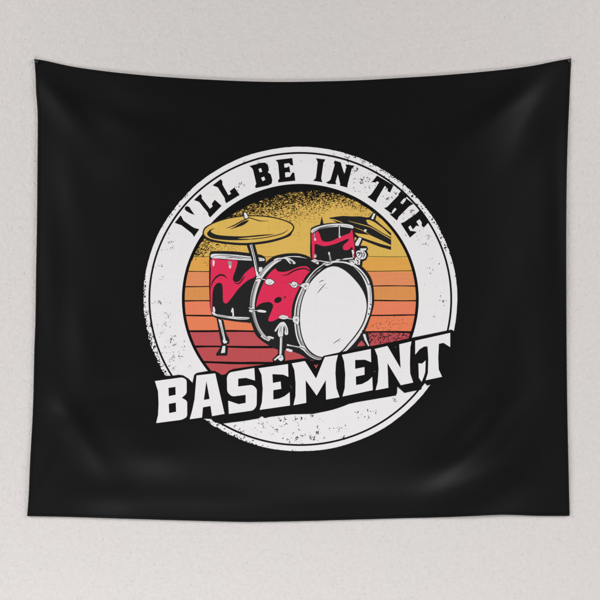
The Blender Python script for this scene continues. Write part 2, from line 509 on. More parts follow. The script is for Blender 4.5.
for k in range(8):
    y = YB[k + 1]; l = lim(y) + .8
    tilt = 1.2 if k >= 5 else -.5
    if k == 7: tilt = 3.4
    pts = [(CX + l * f, y + .25 * math.sin(f * 9 + k * 2) + tilt * (f + (1 if k < 5 else .85)) * .5 - (.4 if k < 5 else 0)) for f in [i / 8 - 1 for i in range(17)]]
    part('stripe_line', 'black', 3, line(pts, [WL[k] * (.8 + .4 * R()) for _ in pts]), disc)
# stipple at the top of the sky and worn patches
stp = []
def indisc(x, y, m=0): return ((x - CX) / (RX + m)) ** 2 + ((y - CY) / (RY + m)) ** 2 < 1
def dens(x, y):
    q = math.hypot((x - CX) / RX, (y - CY) / RY)
    depth = (1 - q) * RY            # distance in from the rim
    if y > 262: return 0
    side = math.exp(-((x - 276) / 62) ** 2)
    reach = 5 + 36 * side * (1 if x > 230 else .9)
    if x > 330: reach *= .75
    top = max(0, min(1, 1.12 - (depth - 2) / reach)) ** 1.7
    if x < 225 and y > 236: top *= .45
    if x > 330: top *= max(0, 1 - (x - 330) / 48)
    return top
n_t = 0
for _ in range(52000):
    x = CX + (R() * 2 - 1) * RX; y = 187 + R() * 70
    if not indisc(x, y, .5): continue
    d = dens(x, y)
    if R() < d * .62:
        if x < 300: a = .12 + .5 * (R() - .5) + .25 * math.sin(x * .13 + y * .2)
        else: a = -.45 + .5 * (R() - .5) + .3 * math.sin(x * .1)
        stp.append(speck(x, y, .20 + .27 * d * R() + .14 * R(), 1.5 + 1.7 * R(), a))
for cx, cy, sx, sy, n_, r in [(203, 248, 8, 5, 70, .42), (216, 246, 14, 3, 70, .3), (210, 262, 10, 4, 26, .25), (300, 228, 22, 7, 60, .22), (345, 205, 16, 8, 60, .26), (360, 200, 12, 5, 40, .3),
                              (376, 327, 12, 2.5, 45, .26), (390, 324, 8, 3, 34, .28)]:
    for _ in range(n_):
        x, y = random.gauss(cx, sx), random.gauss(cy, sy)
        if indisc(x, y): stp.append(speck(x, y, r * (.6 + .7 * R()), 1.5 + R(), .3 * (R() - .5)))
for _ in range(330):
    x, y = 366 + R() * 50, 331.5 + R() * 12
    if indisc(x, y): stp.append(speck(x, y, .34 * (.6 + .8 * R()), 1.8 + R(), -.45 + .6 * (R() - .5)))
loose('stipple', stp, 'black', 0.12 + LV * 3.2, disc, jit=.05)
# thin black fringe of the sky just inside the rim at the top
fr = [(CX + RX * 1.003 * math.cos(t), CY + RY * 1.003 * math.sin(t)) for t in [math.radians(200 + i) for i in range(0, 116, 2)]]
fri = []
for i, t in enumerate([200 + i for i in range(0, 116, 2)]):
    w = (.3 + 6.5 * math.exp(-((t - 250) / 30) ** 2)) * min(1, (t - 200) / 12) + 1.2 * (R() - .5)
    w = max(.3, w)
    fri.append((CX + (RX - w) * math.cos(math.radians(t)), CY + (RY - w) * math.sin(math.radians(t))))
part('sky_fringe', 'black', 3, [[fr[i], fr[i + 1], fri[i + 1], fri[i]] for i in range(len(fr) - 1)], disc)

# ------------------------------------------------------------------ arched lettering
a7 = lambda p: Z(170, 170, 8.5714, p)
b7 = lambda p: Z(225, 145, 7.5, p)
c7 = lambda p: Z(300, 145, 7.5, p)
d7 = lambda p: Z(360, 165, 7.5, p)
ARC = [
    (a7([(92, 394), (104, 415), (114, 436), (190, 490), (212, 502), (247, 510), (207, 569), (198, 550), (186, 537), (102, 472), (78, 463), (47, 452)]), []),
    (a7([(150, 314), (168, 324), (178, 343), (208, 382), (186, 374), (146, 352), (131, 338), (133, 320)]), []),
    (a7([(262, 211), (272, 226), (268, 243), (343, 338), (372, 312), (362, 293), (385, 261), (438, 308), (345, 403), (333, 386), (329, 366), (253, 272), (238, 266), (211, 258)]), []),
    (a7([(436, 84), (447, 100), (446, 126), (500, 222), (530, 206), (516, 184), (552, 156), (593, 214), (484, 281), (476, 264), (474, 243), (412, 146), (395, 141), (371, 132)]), []),
    (b7([(188, 160), (270, 138), (300, 136), (320, 152), (326, 188), (318, 208), (340, 222), (352, 262), (348, 288), (322, 302), (232, 321), (230, 308), (238, 292), (214, 188), (205, 172)]),
     [b7([(250, 180), (272, 173), (281, 201), (260, 209)]), b7([(269, 246), (295, 237), (304, 262), (282, 274)])]),
    (b7([(384, 115), (502, 102), (508, 151), (495, 149), (482, 134), (440, 139), (443, 174), (468, 172), (480, 163), (487, 206), (474, 201), (447, 205), (450, 247), (488, 242), (507, 211), (517, 211), (524, 266), (402, 279), (402, 266), (412, 254), (403, 150), (398, 130)]), []),
    (c7([(123, 103), (186, 112), (180, 122), (173, 132), (156, 248), (158, 262), (164, 277), (102, 268), (112, 260), (122, 248), (136, 130), (131, 117)]), []),
    (c7([(262, 121), (304, 134), (307, 150), (332, 224), (351, 170), (345, 149), (404, 158), (396, 168), (385, 177), (353, 298), (352, 317), (302, 303), (305, 295), (284, 216), (263, 276), (268, 293), (215, 290), (198, 282), (222, 272), (232, 260), (264, 147), (256, 136)]), []),
    (d7([(128, 84), (246, 155), (224, 203), (209, 196), (211, 178), (185, 152), (127, 250), (122, 262), (117, 279), (59, 240), (78, 230), (90, 217), (147, 131), (128, 119), (112, 128), (93, 128)]), []),
    (d7([(305, 202), (322, 218), (349, 236), (341, 246), (326, 250), (297, 284), (318, 300), (343, 271), (346, 254), (396, 293), (380, 300), (365, 309), (286, 388), (282, 399), (275, 413), (225, 370), (245, 368), (257, 357), (279, 333), (261, 317), (240, 341), (234, 361), (184, 325), (205, 318), (218, 304), (290, 230), (292, 217)]), []),
    (d7([(450, 343), (459, 360), (509, 431), (477, 466), (464, 454), (466, 432), (446, 403), (417, 424), (440, 458), (420, 452), (396, 480), (378, 448), (357, 466), (374, 498), (398, 500), (420, 503), (374, 541), (362, 522), (309, 440), (334, 430), (420, 370), (434, 356)]), []),
]
for o_, hs in ARC:
    part('arc_letter', 'black', 2, poly(chamfer(grow(o_, .4), .3), [grow(h, -.15) for h in hs]))

# ------------------------------------------------------------------ drum kit print
def P_(name, mat, lvl, pts, parent=None, sm=True, label=None, holes=()):
    if mat == 'black': mat = 'inkblack'
    return part(name, mat, lvl, poly(smooth(pts) if sm else chamfer(pts, .2), holes), parent, label)
def L_(name, mat, lvl, pts, w, parent, taper=(1, 1), sm=True):
    if mat == 'black':
        mat = 'inkblack'
        w = [v * 1.25 + .06 for v in w] if isinstance(w, list) else w * 1.25 + .06
    return part(name, mat, lvl, line(pts, w, sm, taper), parent)
e1 = lambda p: Z(205, 250, 10, p)      # floor tom
e2 = lambda p: Z(205, 300, 10, p)
e3 = lambda p: Z(245, 250, 10, p)      # bass drum, upper left
e4 = lambda p: Z(245, 310, 10, p)
e5 = lambda p: Z(285, 240, 10, p)
e6 = lambda p: Z(285, 310, 10, p)
e7 = lambda p: Z(305, 215, 10, p)      # rack tom
e8 = lambda p: Z(330, 240, 10, p)
e9 = lambda p: Z(345, 200, 10, p)      # right cymbals

# --- floor tom
ft = P_('floor_tom', 'black', 4, [(210, 253), (214, 251.2), (232, 251.3), (247, 252.8), (258, 254.2), (263.5, 256), (265.8, 259), (265.5, 263), (262, 268), (255, 280), (252, 300), (252, 321), (246, 322.4), (232, 321), (218, 318.4), (213, 316), (210.4, 309), (209.3, 290), (209.3, 265)],
        label='red and black floor tom at the left of the printed drum kit')
part('wrap', 'red', 5, poly(smooth(e1([(64, 92), (180, 98), (316, 106), (320, 150), (302, 210), (281, 270), (285, 308), (320, 322), (355, 300), (390, 245), (430, 205), (482, 170), (500, 220), (502, 266), (440, 297), (390, 335), (330, 395), (270, 475), (225, 528), (197, 530), (181, 500), (179, 400), (172, 345), (148, 328), (118, 336), (92, 368), (78, 425), (74, 520), (72, 600), (70, 650), (64, 645), (57, 560), (55, 380), (60, 200)]))), ft)
P_('swoosh', 'black', 6, e1([(56, 395), (70, 320), (112, 262), (155, 240), (195, 250), (228, 288), (195, 266), (155, 258), (120, 278), (92, 308), (70, 352)]), ft)
L_('swoosh', 'black', 6, e1([(282, 318), (318, 336), (350, 328), (385, 280), (400, 258)]), .9, ft, (.3, .2))
P_('hoop', 'chrome', 6, [(211, 255), (216, 253.8), (235, 254.8), (252, 256.8), (263.4, 258.4), (263.4, 260.9), (250, 260.6), (235, 259.8), (220, 258.6), (212, 258)], ft)
L_('hoop_line', 'black', 7, [(214, 256.2), (222, 255.2), (235, 256.4), (250, 258.2), (263, 259.4)], .45, ft, (.5, .5))
L_('hoop_line', 'grey', 7, [(219, 257.8), (228, 256.8), (240, 258.2), (255, 260)], .7, ft, (.2, .2))
L_('hoop_line', 'black', 7, [(225, 258.6), (233, 257.6), (243, 259.2)], .4, ft, (.2, .2))
P_('bottom_hoop', 'chrome', 6, e2([(72, 125), (92, 152), (180, 172), (280, 188), (350, 196), (420, 193), (447, 180), (420, 172), (280, 166), (180, 152), (112, 140), (92, 118)]), ft)
L_('bottom_hoop_shade', 'grey', 7, e2([(300, 178), (350, 186), (400, 184), (440, 180)]), 1.1, ft, (.2, .3))
L_('bottom_hoop_line', 'black', 7, e2([(100, 148), (180, 162), (260, 172)]), .4, ft, (.2, .2))
for mt, pts in (('chrome', e1([(78, 105), (95, 108), (96, 140), (86, 165), (78, 150)])), ('grey', e1([(234, 114), (266, 119), (264, 152), (238, 152)])), ('chrome', e1([(240, 150), (262, 152), (259, 180), (246, 184)])),
                ('chrome', e2([(82, 68), (98, 76), (102, 118), (88, 128), (80, 110)])), ('chrome', e2([(272, 80), (286, 92), (290, 175), (276, 172), (274, 130), (261, 118)]))):
    P_('lug', mt, 6, pts, ft)
L_('lug_line', 'grey', 6, e1([(82, 60), (84, 105)]), .6, ft, sm=False)
lg = P_('leg', 'black', 4, e2([(115, 178), (185, 200), (212, 330), (246, 398), (243, 435), (216, 445), (231, 480), (224, 556), (110, 556), (114, 535), (150, 482), (165, 445), (155, 400), (122, 215)]), ft, sm=False)
P_('leg_tube', 'chrome', 5, e2([(134, 190), (162, 202), (202, 380), (208, 405), (226, 414), (216, 430), (192, 436), (178, 415), (184, 388)]), ft, sm=False)
L_('leg_line', 'black', 6, e2([(150, 215), (172, 300), (190, 385)]), .35, ft, (.2, .2))
P_('leg_foot', 'chrome', 5, e2([(178, 460), (204, 458), (201, 526), (160, 531)]), ft, sm=False)

# --- ride cymbal at the left
CB = [(204, 233), (206, 228.5), (212, 224.5), (220, 221.3), (230, 218.6), (244, 216.7), (258, 216.5), (272, 218), (284, 221), (291, 224.5), (293, 227.8), (290.5, 232), (285, 235.8), (275, 239), (262, 241.5), (248, 242.9), (235, 242.6), (220, 241), (211, 239), (206, 236.5)]
CBo = [(202.6, 233.4), (204.8, 227.6), (211.5, 223.5), (220, 220.4), (230, 217.7), (244, 215.6), (258, 215.4), (272, 216.9), (284.6, 220), (292, 223.5), (294.3, 227.8), (292.2, 232.6), (289, 236.6), (276, 241.2), (262, 244), (248, 245.3), (235, 245), (220, 243.3), (210, 241.2), (204.5, 238)]
cy_ = P_('ride_cymbal', 'black', 5, CBo, label='brass ride cymbal printed above the floor tom')
P_('cymbal_face', 'brass', 6, CB, cy_)
P_('edge_shadow', 'black', 7, [(215, 228.4), (211, 229.4), (208.2, 231.8), (207.2, 234), (209, 236.6), (213, 238.5), (220, 239.6), (230, 240.3), (245, 240.1), (254, 239.0), (245, 238.9), (238, 238.6), (247, 237.6), (262, 236.2), (275, 234.4), (262, 234.8), (245, 236.3), (230, 236.1), (218, 235), (212.5, 233), (210.9, 231.4), (212.2, 229.8)], cy_)
L_('edge_line', 'black', 7, [(252, 239.2), (262, 238.1), (270, 236.8), (280, 234.4), (285, 232.2), (288, 229.6)], .65, cy_, (1, .4))
L_('bell_line', 'black', 7, [(248, 218.6), (241, 221.6), (234, 225.6), (226, 228.5)], .9, cy_, (1, .2))
P_('bell_shadow', 'black', 7, [(249, 220.3), (245, 224.2), (239, 226.8), (230, 229.4), (235, 226.8), (242, 222.2)], cy_)
L_('bell_line', 'black', 7, [(247.5, 217.4), (253, 218.9), (260, 221), (269, 221)], .7, cy_, (1, .2))
P_('wing_nut', 'black', 6, [(242.6, 212.2), (246.6, 211.8), (249.6, 218), (247.5, 219.4), (244, 219)], cy_, sm=False)
P_('wing_nut_light', 'chrome', 7, [(243.8, 212.9), (246, 212.7), (248.5, 217.6), (247, 218.6), (245, 218.3)], cy_, sm=False)
P_('stand', 'black', 7, [(246.2, 243.8), (254.6, 243.6), (258, 256), (262.5, 272), (258.2, 278), (254.6, 268), (250.5, 256)], cy_, sm=False)
L_('stand_tube', 'chrome', 8, [(251, 244.8), (254.4, 258), (257.6, 276)], 2.3, cy_, sm=False)
L_('stand_line', 'black', 9, [(251.3, 245), (254.6, 258), (257.6, 272)], .55, cy_, sm=False)
P_('stand_clamp', 'chrome', 8, e3([(140, 172), (175, 172), (172, 200), (150, 222), (138, 215)]), cy_, sm=False)

# --- right hand crash cymbals
cr_ = P_('crash_cymbals', 'black', 4, [(329, 217.9), (336, 216.8), (343, 216), (352, 216.5), (360, 216.4), (367, 217.6), (369.5, 217), (374, 210.8), (377.4, 212.6), (375.2, 220), (383, 226.6), (391, 233.4), (391, 250), (380, 247), (367, 242), (357.5, 238.2), (352, 236.5), (349, 230.5), (342, 225), (335, 221.8), (331, 219.8)], sm=False,
         label='two black crash cymbals with yellow highlights at the right of the printed kit')
P_('highlight', 'brass', 5, e9([(209, 204), (222, 198), (250, 202), (300, 226), (380, 285), (459, 360), (459, 374), (380, 332), (300, 282), (228, 240)]), cr_, sm=False)
L_('highlight', 'brass', 5, e9([(30, 210), (120, 234), (250, 272), (350, 328), (459, 392)]), .7, cr_, (.2, 1))
L_('highlight', 'brass', 5, e9([(82, 270), (180, 308), (255, 356)]), .5, cr_, (.2, .2))
P_('highlight', 'brass', 5, e9([(95, 328), (150, 338), (250, 352), (350, 398), (459, 452), (459, 466), (350, 438), (250, 404), (170, 376), (128, 362)]), cr_, sm=False)
L_('highlight', 'brass', 5, e7([(246, 42), (300, 52), (380, 80)]), 1.0, cr_, (.3, .2))
L_('highlight', 'chrome', 6, e7([(262, 52), (300, 68)]), .7, cr_, (.3, .3), sm=False)
P_('highlight_dot', 'chrome', 6, e9([(195, 292), (218, 298), (208, 322), (188, 312)]), cr_, sm=False)
P_('stand_post', 'chrome', 6, e9([(284, 132), (303, 141), (280, 196), (261, 187)]), cr_, sm=False)
P_('stand_tube', 'black', 4, e9([(135, 352), (190, 372), (150, 470), (120, 520), (92, 500), (92, 420)]), cr_, sm=False)
P_('stand_tube_light', 'chrome', 5, e9([(140, 374), (167, 384), (130, 468), (112, 478), (100, 436)]), cr_, sm=False)

# --- bass drum
bd = P_('bass_drum', 'black', 6, [(272, 257.3), (279, 254.8), (288, 253.4), (298, 253.4), (306, 255.3), (312, 258.3), (324, 259.6), (330, 262), (316, 290), (306, 320), (308, 350), (306, 357), (300, 354.2), (292, 351.4), (284, 350), (277, 349.3), (270, 346), (262, 340.8), (256, 335), (252.3, 326), (249.3, 317), (247.8, 307), (248.6, 296), (251.3, 286), (255.3, 277), (260, 269.3), (266, 262.3)],
        label='large red and black bass drum with a white drumhead, facing right')
P_('wrap', 'red', 7, [(274.7, 268.8), (278, 271.4), (284, 272), (290, 270.4), (298, 267.3), (305, 266.2), (308.8, 268), (309.9, 272), (306.7, 279), (301, 288), (296.5, 299), (293.2, 311), (292.7, 318), (286, 317.6), (279.5, 318), (274, 320.7), (270, 321.5), (268.2, 319.8), (270.4, 314), (272.5, 308.5), (273.1, 305), (270, 302.2), (264, 302.5), (259, 304.5), (256.3, 307), (257.2, 300), (261.2, 288), (267.2, 276.5)], bd)
L_('swoosh', 'black', 8, [(281, 275.4), (287, 274.8), (292, 271.9), (298, 269.4), (305, 268.6), (309.6, 271)], 1.1, bd, (.2, .8))
P_('dot', 'black', 8, ell(278, 300, 3.9, 2.8, -25, 16), bd)
P_('dot', 'black', 8, ell(285, 297.2, 1.1, .7, -25, 10), bd)
BH = [(281, 259.3), (274.5, 262.3), (268.3, 267.3), (262.5, 273.6), (258, 281.2), (254.8, 290), (252.9, 299), (252.4, 307), (253.6, 315), (256, 323), (259.6, 330.6), (264.2, 336.4), (269, 340)]
L_('back_hoop', 'chrome', 8, BH, [2.2, 3.6, 4.4, 4.8, 4.9, 5.0, 4.8, 4.4, 3.8, 3.4, 3.4, 3.2, 1.6], bd)
def off(path, d):
    out = []
    for i, p in enumerate(path):
        a = Vector(path[max(i - 1, 0)]); b = Vector(path[min(i + 1, len(path) - 1)]); t = (b - a).normalized()
        out.append((p[0] + t.y * d, p[1] - t.x * d))
    return out
L_('back_hoop_line', 'black', 9, off(BH, -.5), .45, bd, (.3, .5))
L_('back_hoop_line', 'black', 9, off(BH, -1.5)[1:], .6, bd, (.3, .5))
L_('back_hoop_line', 'grey', 9, off(BH, .6)[2:11], .4, bd, (.3, .5))
ht = []
for i in range(26):
    t = 7.2 + i / 26 * 4.6; k = int(t); f = t - k
    p = (BH[k][0] * (1 - f) + BH[k + 1][0] * f, BH[k][1] * (1 - f) + BH[k + 1][1] * f)
    ht += line([(p[0] - .6, p[1] + .9), (p[0] + 1.3, p[1] - .5)], .4, False)
part('hoop_hatch', 'black', 10, ht, bd)
L_('top_rim', 'chrome', 8, [(280, 258.8), (286, 257.2), (293, 256.6), (300, 257), (307, 258.6)], [1.2, .9, .7, 1.1, .5], bd, (.8, .2))
P_('claw', 'chrome', 9, e3([(386, 84), (430, 78), (482, 104), (506, 132), (486, 142), (468, 118), (442, 110), (462, 136), (446, 134), (414, 100)]), bd)
P_('claw', 'chrome', 9, e3([(288, 98), (330, 80), (382, 84), (352, 106), (312, 110)]), bd)
L_('claw_line', 'black', 10, e3([(330, 96), (380, 95), (420, 92)]), .5, bd, (.2, .2))
def lug(pts, rod=None, blk=.7, w=.8):
    P_('tension_rod', 'black', 9, grow(smooth(pts), blk), bd, sm=False) if blk else None
    if rod:
        L_('tension_rod', 'black', 9, rod, w + 1.0, bd, sm=False)
        L_('tension_rod', 'chrome', 10, rod, w, bd, sm=False)
    return P_('lug', 'chrome', 10, pts, bd)
lug(e3([(202, 318), (225, 292), (262, 294), (294, 322), (262, 348), (218, 342)]), e3([(150, 285), (208, 300)]), .6)
L_('lug_line', 'grey', 11, e3([(225, 335), (255, 330), (275, 318)]), .5, bd, (.2, .2))
P_('clamp', 'chrome', 10, e3([(118, 268), (145, 256), (168, 280), (150, 300), (130, 318), (104, 308)]), bd, sm=False)
L_('clamp_line', 'black', 11, e3([(108, 296), (140, 284), (160, 292)]), .5, bd)
lug(e3([(430, 332), (462, 338), (478, 318), (515, 325), (524, 350), (505, 378), (470, 368), (455, 348)]), e3([(520, 350), (565, 356)]), .5, .6)
L_('lug_line', 'black', 11, e3([(470, 345), (490, 362), (512, 340)]), .45, bd)
lug(e2([(528, 100), (560, 98), (608, 108), (612, 120), (590, 126), (530, 118)]), e2([(488, 105), (530, 105)]), .5, .6)
P_('clamp', 'chrome', 10, e2([(434, 70), (458, 84), (490, 66), (492, 92), (480, 118), (452, 122), (438, 104), (450, 94)]), bd, sm=False)
L_('clamp_line', 'black', 11, e2([(440, 86), (462, 98), (486, 92)]), .5, bd)
lug(e4([(340, 70), (372, 50), (424, 62), (432, 80), (396, 92), (350, 84)]), e4([(428, 84), (510, 97)]), .35, .7)
L_('lug_line', 'grey', 11, e4([(355, 74), (385, 70), (415, 76)]), .5, bd)
P_('lug', 'chrome', 10, e4([(222, 264), (245, 260), (290, 274), (286, 290), (226, 286)]), bd, sm=False)
L_('lug_line', 'grey', 11, e4([(232, 278), (284, 284)]), .5, bd, sm=False)
L_('tension_rod', 'chrome', 10, e4([(420, 348), (480, 360), (560, 374)]), [1.7, 1.0, .7], bd)
L_('lug_line', 'grey', 11, e4([(440, 356), (500, 366)]), .4, bd, sm=False)
P_('lug', 'chrome', 10, e4([(410, 386), (430, 384), (476, 400), (472, 418), (450, 418), (412, 404)]), bd, sm=False)

HO = [(339, 260.3), (350, 260.8), (359, 264.3), (367, 271.8), (371.7, 280), (373.6, 290), (374, 302), (372.6, 310), (369.6, 319.5), (364.6, 331.8), (357.6, 342), (349, 351), (335, 360.5), (320, 362.4), (313, 361.4), (304.5, 357), (297.5, 348), (293.5, 337), (291.6, 324), (291.8, 310), (294, 299.5), (298, 290.5), (303, 281), (307.6, 274), (314.6, 267.6), (322.6, 262.6), (331, 260.6)]
fh = P_('front_hoop', 'black', 9, HO, bd)
HR = [(331, 261.8), (340, 261.3), (348, 262.4), (356, 265.6), (363.2, 272.2), (368.6, 280.5), (371.2, 290), (371.7, 302), (370.2, 312), (367, 321), (361.8, 332), (354.8, 342), (346.2, 351), (338, 357), (330, 359), (330, 340), (345, 310), (335, 275)]
P_('hoop_band', 'chrome', 10, HR, bd)
HD = [(336, 266.6), (345, 270.8), (353, 278), (360, 286.5), (364.5, 295), (366.5, 305), (365.2, 315), (361.5, 325), (355, 335), (348, 343.5), (341, 351), (331, 356), (322, 356.8), (314, 354), (307, 347), (302.5, 337), (300.3, 325), (300.3, 312), (302.5, 300), (306, 291), (311, 282), (318, 274.5), (327, 268)]
P_('head_shadow', 'black', 11, [(330, 263.6), (338, 262.6), (346, 263.6), (353.4, 267.2), (360.4, 274.4), (365.4, 284), (367.6, 294), (367.8, 305), (366.4, 315.6), (362.6, 325.6), (356, 335.8), (348.9, 344.3), (342, 352), (332, 357), (322, 357.8), (313, 355), (306, 348), (301.4, 337.4), (299.2, 325.4), (299.2, 312), (301.5, 299.5), (305.2, 290), (310.3, 280.8), (316, 274), (323, 267.6)], bd)
P_('drumhead', 'white', 12, HD, bd, label='plain white bass drumhead')
OL = [(323, 264.3), (315.6, 269.6), (309.8, 276), (305.2, 283), (300.8, 291), (297, 300.3), (294.9, 310.3), (294.7, 322), (296.5, 335.6), (300.6, 345.6), (306.8, 353.4), (314.4, 358.4), (321.5, 359.8)]
HL = [(328, 267), (321.6, 270.8), (315.8, 276), (310.3, 282), (305.8, 290), (302, 300), (299.8, 311), (299.5, 324), (301.6, 336), (305.4, 345.7), (311, 352.4), (317.8, 356.6), (323.6, 358)]
def mixp(t): return [(a[0] * (1 - t) + b[0] * t, a[1] * (1 - t) + b[1] * t) for a, b in zip(OL, HL)]
L_('hoop_band', 'chrome', 10, mixp(.06), 1.5, bd, (.5, .6))
L_('hoop_band', 'chrome', 10, mixp(.66), [1.6, 1.9, 2.1, 2.2, 2.2, 2.2, 2.1, 2.0, 1.9, 2.2, 2.4, 2.2, 1.6], bd, (.5, .6))
L_('hoop_line', 'inkblack', 11, mixp(.60), .4, bd, (.4, .4))
hh = []
MP = mixp(.55)
for i in range(20):
    t = 8.6 + i / 20 * 3.3; k = int(t); f = t - k
    p = (MP[k][0] * (1 - f) + MP[k + 1][0] * f, MP[k][1] * (1 - f) + MP[k + 1][1] * f)
    hh += line([(p[0] - 1.0, p[1] + 1.3), (p[0] + 1.0, p[1] - .9)], .4, False)
part('hoop_hatch', 'black', 11.5, hh, bd); hh = []
for i in range(16):
    t = 1.4 + i / 16 * 2.4; k = int(t); f = t - k
    p = (MP[k][0] * (1 - f) + MP[k + 1][0] * f, MP[k][1] * (1 - f) + MP[k + 1][1] * f)
    hh += line([(p[0] - .2, p[1] + .7), (p[0] + 1.1, p[1] - .5)], .3, False)
part('hoop_hatch', 'black', 11.5, hh, bd)
L_('hoop_line', 'black', 11, [(352, 266), (359, 270.6), (364.6, 277.4), (368.4, 285.6)], [.3, .7, .9, .4], bd)
L_('hoop_line', 'grey', 11, [(369.6, 286), (370.4, 294), (370.2, 303)], [.4, 1, .4], bd)
for (x, y) in ((369.3, 284.2), (370.4, 304.5), (369.6, 309), (368.4, 314), (362.4, 331), (360.6, 334.4)):
    P_('hoop_nick', 'black', 12, [(x - .7, y - .9), (x + .9, y - .6), (x + .5, y + .9), (x - .3, y + .4)], bd, sm=False)
# front clamps
P_('clamp', 'black', 12, grow(e5([(150, 462), (172, 440), (216, 424), (246, 436), (228, 488), (196, 502), (176, 474)]), .45), bd, sm=False)
P_('clamp', 'chrome', 13, e5([(150, 462), (172, 440), (216, 424), (246, 436), (228, 488), (196, 502), (176, 474)]), bd, sm=False)
P_('clamp_screw', 'grey', 14, ell(305.6, 286.1, 1.2, 1.4, 20, 12), bd)
P_('clamp', 'black', 12, grow(e6([(84, 62), (138, 64), (142, 100), (134, 152), (84, 120), (76, 96)]), .4), bd, sm=False)
P_('clamp', 'chrome', 13, e6([(84, 62), (138, 64), (142, 100), (134, 152), (84, 120), (76, 96)]), bd, sm=False)
P_('clamp_screw', 'grey', 14, ell(296.4, 319.9, 1.1, 1.3, 10, 12), bd)
P_('clamp', 'chrome', 13, e6([(142, 362), (165, 352), (200, 372), (212, 392), (196, 412), (170, 396), (150, 382)]), bd, sm=False)
L_('clamp_line', 'black', 14, e6([(150, 374), (180, 380), (205, 395)]), .5, bd)
# marks on the head
for a in ([(317, 293.5), (321.5, 288.2), (326, 283)], [(319, 282.6), (321.5, 280.9), (324, 280.2)], [(319.6, 285.6), (322, 284.2)]):
    L_('head_mark', 'black', 13, a, .5, bd, (.3, .3), sm=len(a) > 2)
for a in ([(333.2, 343.6), (337, 340.8), (340.6, 338.4)], [(338, 342.4), (340.4, 340.6)], [(324.6, 288.4), (325.4, 287.6)], [(326.8, 287.6), (327.4, 288.4)], [(342.2, 340.4), (342.8, 339.8)]):
    L_('head_mark', 'black', 13, a, .45, bd, (.4, .4), sm=len(a) > 2)
# spur (front leg)
P_('spur', 'black', 7, e4([(330, 360), (400, 360), (396, 440), (404, 500), (380, 524), (330, 522), (280, 518), (274, 492), (330, 436)]), bd, sm=False)
P_('spur_clamp', 'chrome', 9, e4([(362, 122), (396, 124), (426, 178), (431, 236), (412, 250), (396, 232), (400, 190), (386, 162), (378, 262), (350, 272), (328, 240), (338, 172), (312, 212), (297, 206), (334, 146)]), bd)
L_('spur_line', 'grey', 10, e4([(370, 150), (362, 200), (366, 250)]), .7, bd, (.3, .3))
L_('spur_line', 'black', 10, e4([(395, 150), (412, 190), (414, 230)]), .4, bd, (.3, .3))
L_('spur_tube', 'chrome', 9, e4([(362, 262), (360, 350), (356, 442)]), 2.2, bd, sm=False)
L_('spur_line', 'grey', 10, e4([(368, 270), (366, 350), (362, 438)]), .4, bd, sm=False)
P_('spur_foot', 'chrome', 9, e4([(350, 443), (376, 455), (386, 490), (362, 512), (336, 496), (330, 480), (302, 505), (286, 499), (325, 463)]), bd, sm=False)
L_('claw_line', 'black', 11, e3([(300, 104), (340, 100), (376, 90)]), .35, bd, (.2, .2))
L_('claw_line', 'black', 11, e3([(430, 92), (462, 108), (492, 132)]), .35, bd, (.2, .2))
L_('spur_line', 'black', 10, e4([(346, 150), (352, 182), (346, 235)]), .35, bd, (.3, .3))
L_('spur_line', 'black', 10, e4([(340, 480), (356, 470), (362, 458)]), .4, bd, (.3, .3))
P_('clamp', 'chrome', 10, [(262.2, 334.6), (266.2, 336.6), (270.4, 339.6), (268.6, 341.2), (264, 339), (260.8, 336.4)], bd, sm=False)
L_('clamp_line', 'black', 11, [(262.6, 336.6), (266.2, 338.2), (269, 340.2)], .35, bd)
# second spur at the right
P_('spur', 'black', 7, [(362, 331), (368, 331.5), (370.2, 346.5), (352, 350), (350, 349), (356, 342.5)], bd, sm=False)
P_('gap', 'band7', 8, [(361.6, 340.4), (365.2, 345), (363, 345.8), (356.8, 346.2), (359, 343)], bd, sm=False)
P_('spur_tube', 'chrome', 8, e8([(326, 938), (352, 940), (368, 1000), (392, 1058), (382, 1062), (346, 1000)]), bd, sm=False)

# --- rack tom
rt = P_('rack_tom', 'black', 10, [(310.6, 230), (312.5, 227.4), (320, 224.6), (332, 223), (345, 223.3), (353.2, 225.6), (354, 232), (355, 250), (355.6, 258), (349, 260.3), (332, 261), (318, 260.6), (311.6, 258.6), (310.2, 252), (310.4, 240)],
        label='small red and black rack tom mounted on top of the bass drum')
P_('spike', 'black', 5, e7([(150, 98), (158, 55), (168, 14), (178, 60), (186, 95)]), rt, sm=False)
P_('wrap', 'red', 11, e7([(66, 186), (98, 196), (108, 172), (128, 164), (148, 196), (166, 250), (200, 268), (260, 262), (330, 230), (400, 200), (445, 182), (464, 148), (474, 160), (486, 250), (497, 330), (502, 420), (490, 420), (478, 350), (468, 318), (440, 345), (400, 353), (378, 335), (386, 300), (430, 262), (436, 240), (400, 248), (300, 290), (200, 312), (140, 300), (102, 290), (95, 330), (95, 430), (74, 434), (68, 300)]), rt)
P_('hoop', 'chrome', 12, e7([(64, 152), (110, 125), (190, 102), (270, 90), (350, 87), (430, 94), (478, 110), (480, 134), (430, 128), (350, 118), (270, 122), (190, 132), (120, 152), (70, 180)]), rt)
L_('hoop_line', 'black', 13, e7([(72, 164), (130, 138), (200, 118), (280, 108), (335, 108)]), .5, rt, (.4, .2))
L_('hoop_line', 'black', 13, e7([(110, 160), (150, 138), (215, 124), (300, 116)]), .35, rt, (.4, .2))
L_('hoop_line', 'grey', 13, e7([(360, 106), (420, 112), (470, 124)]), .6, rt, (.2, .4))
L_('rod', 'grey', 12, e7([(94, 175), (96, 250)]), .9, rt, sm=False)
P_('lug', 'chrome', 13, e7([(90, 236), (108, 232), (110, 256), (94, 258)]), rt, sm=False)
L_('rod', 'black', 13, e7([(343, 102), (343, 205)]), 2.0, rt, sm=False)
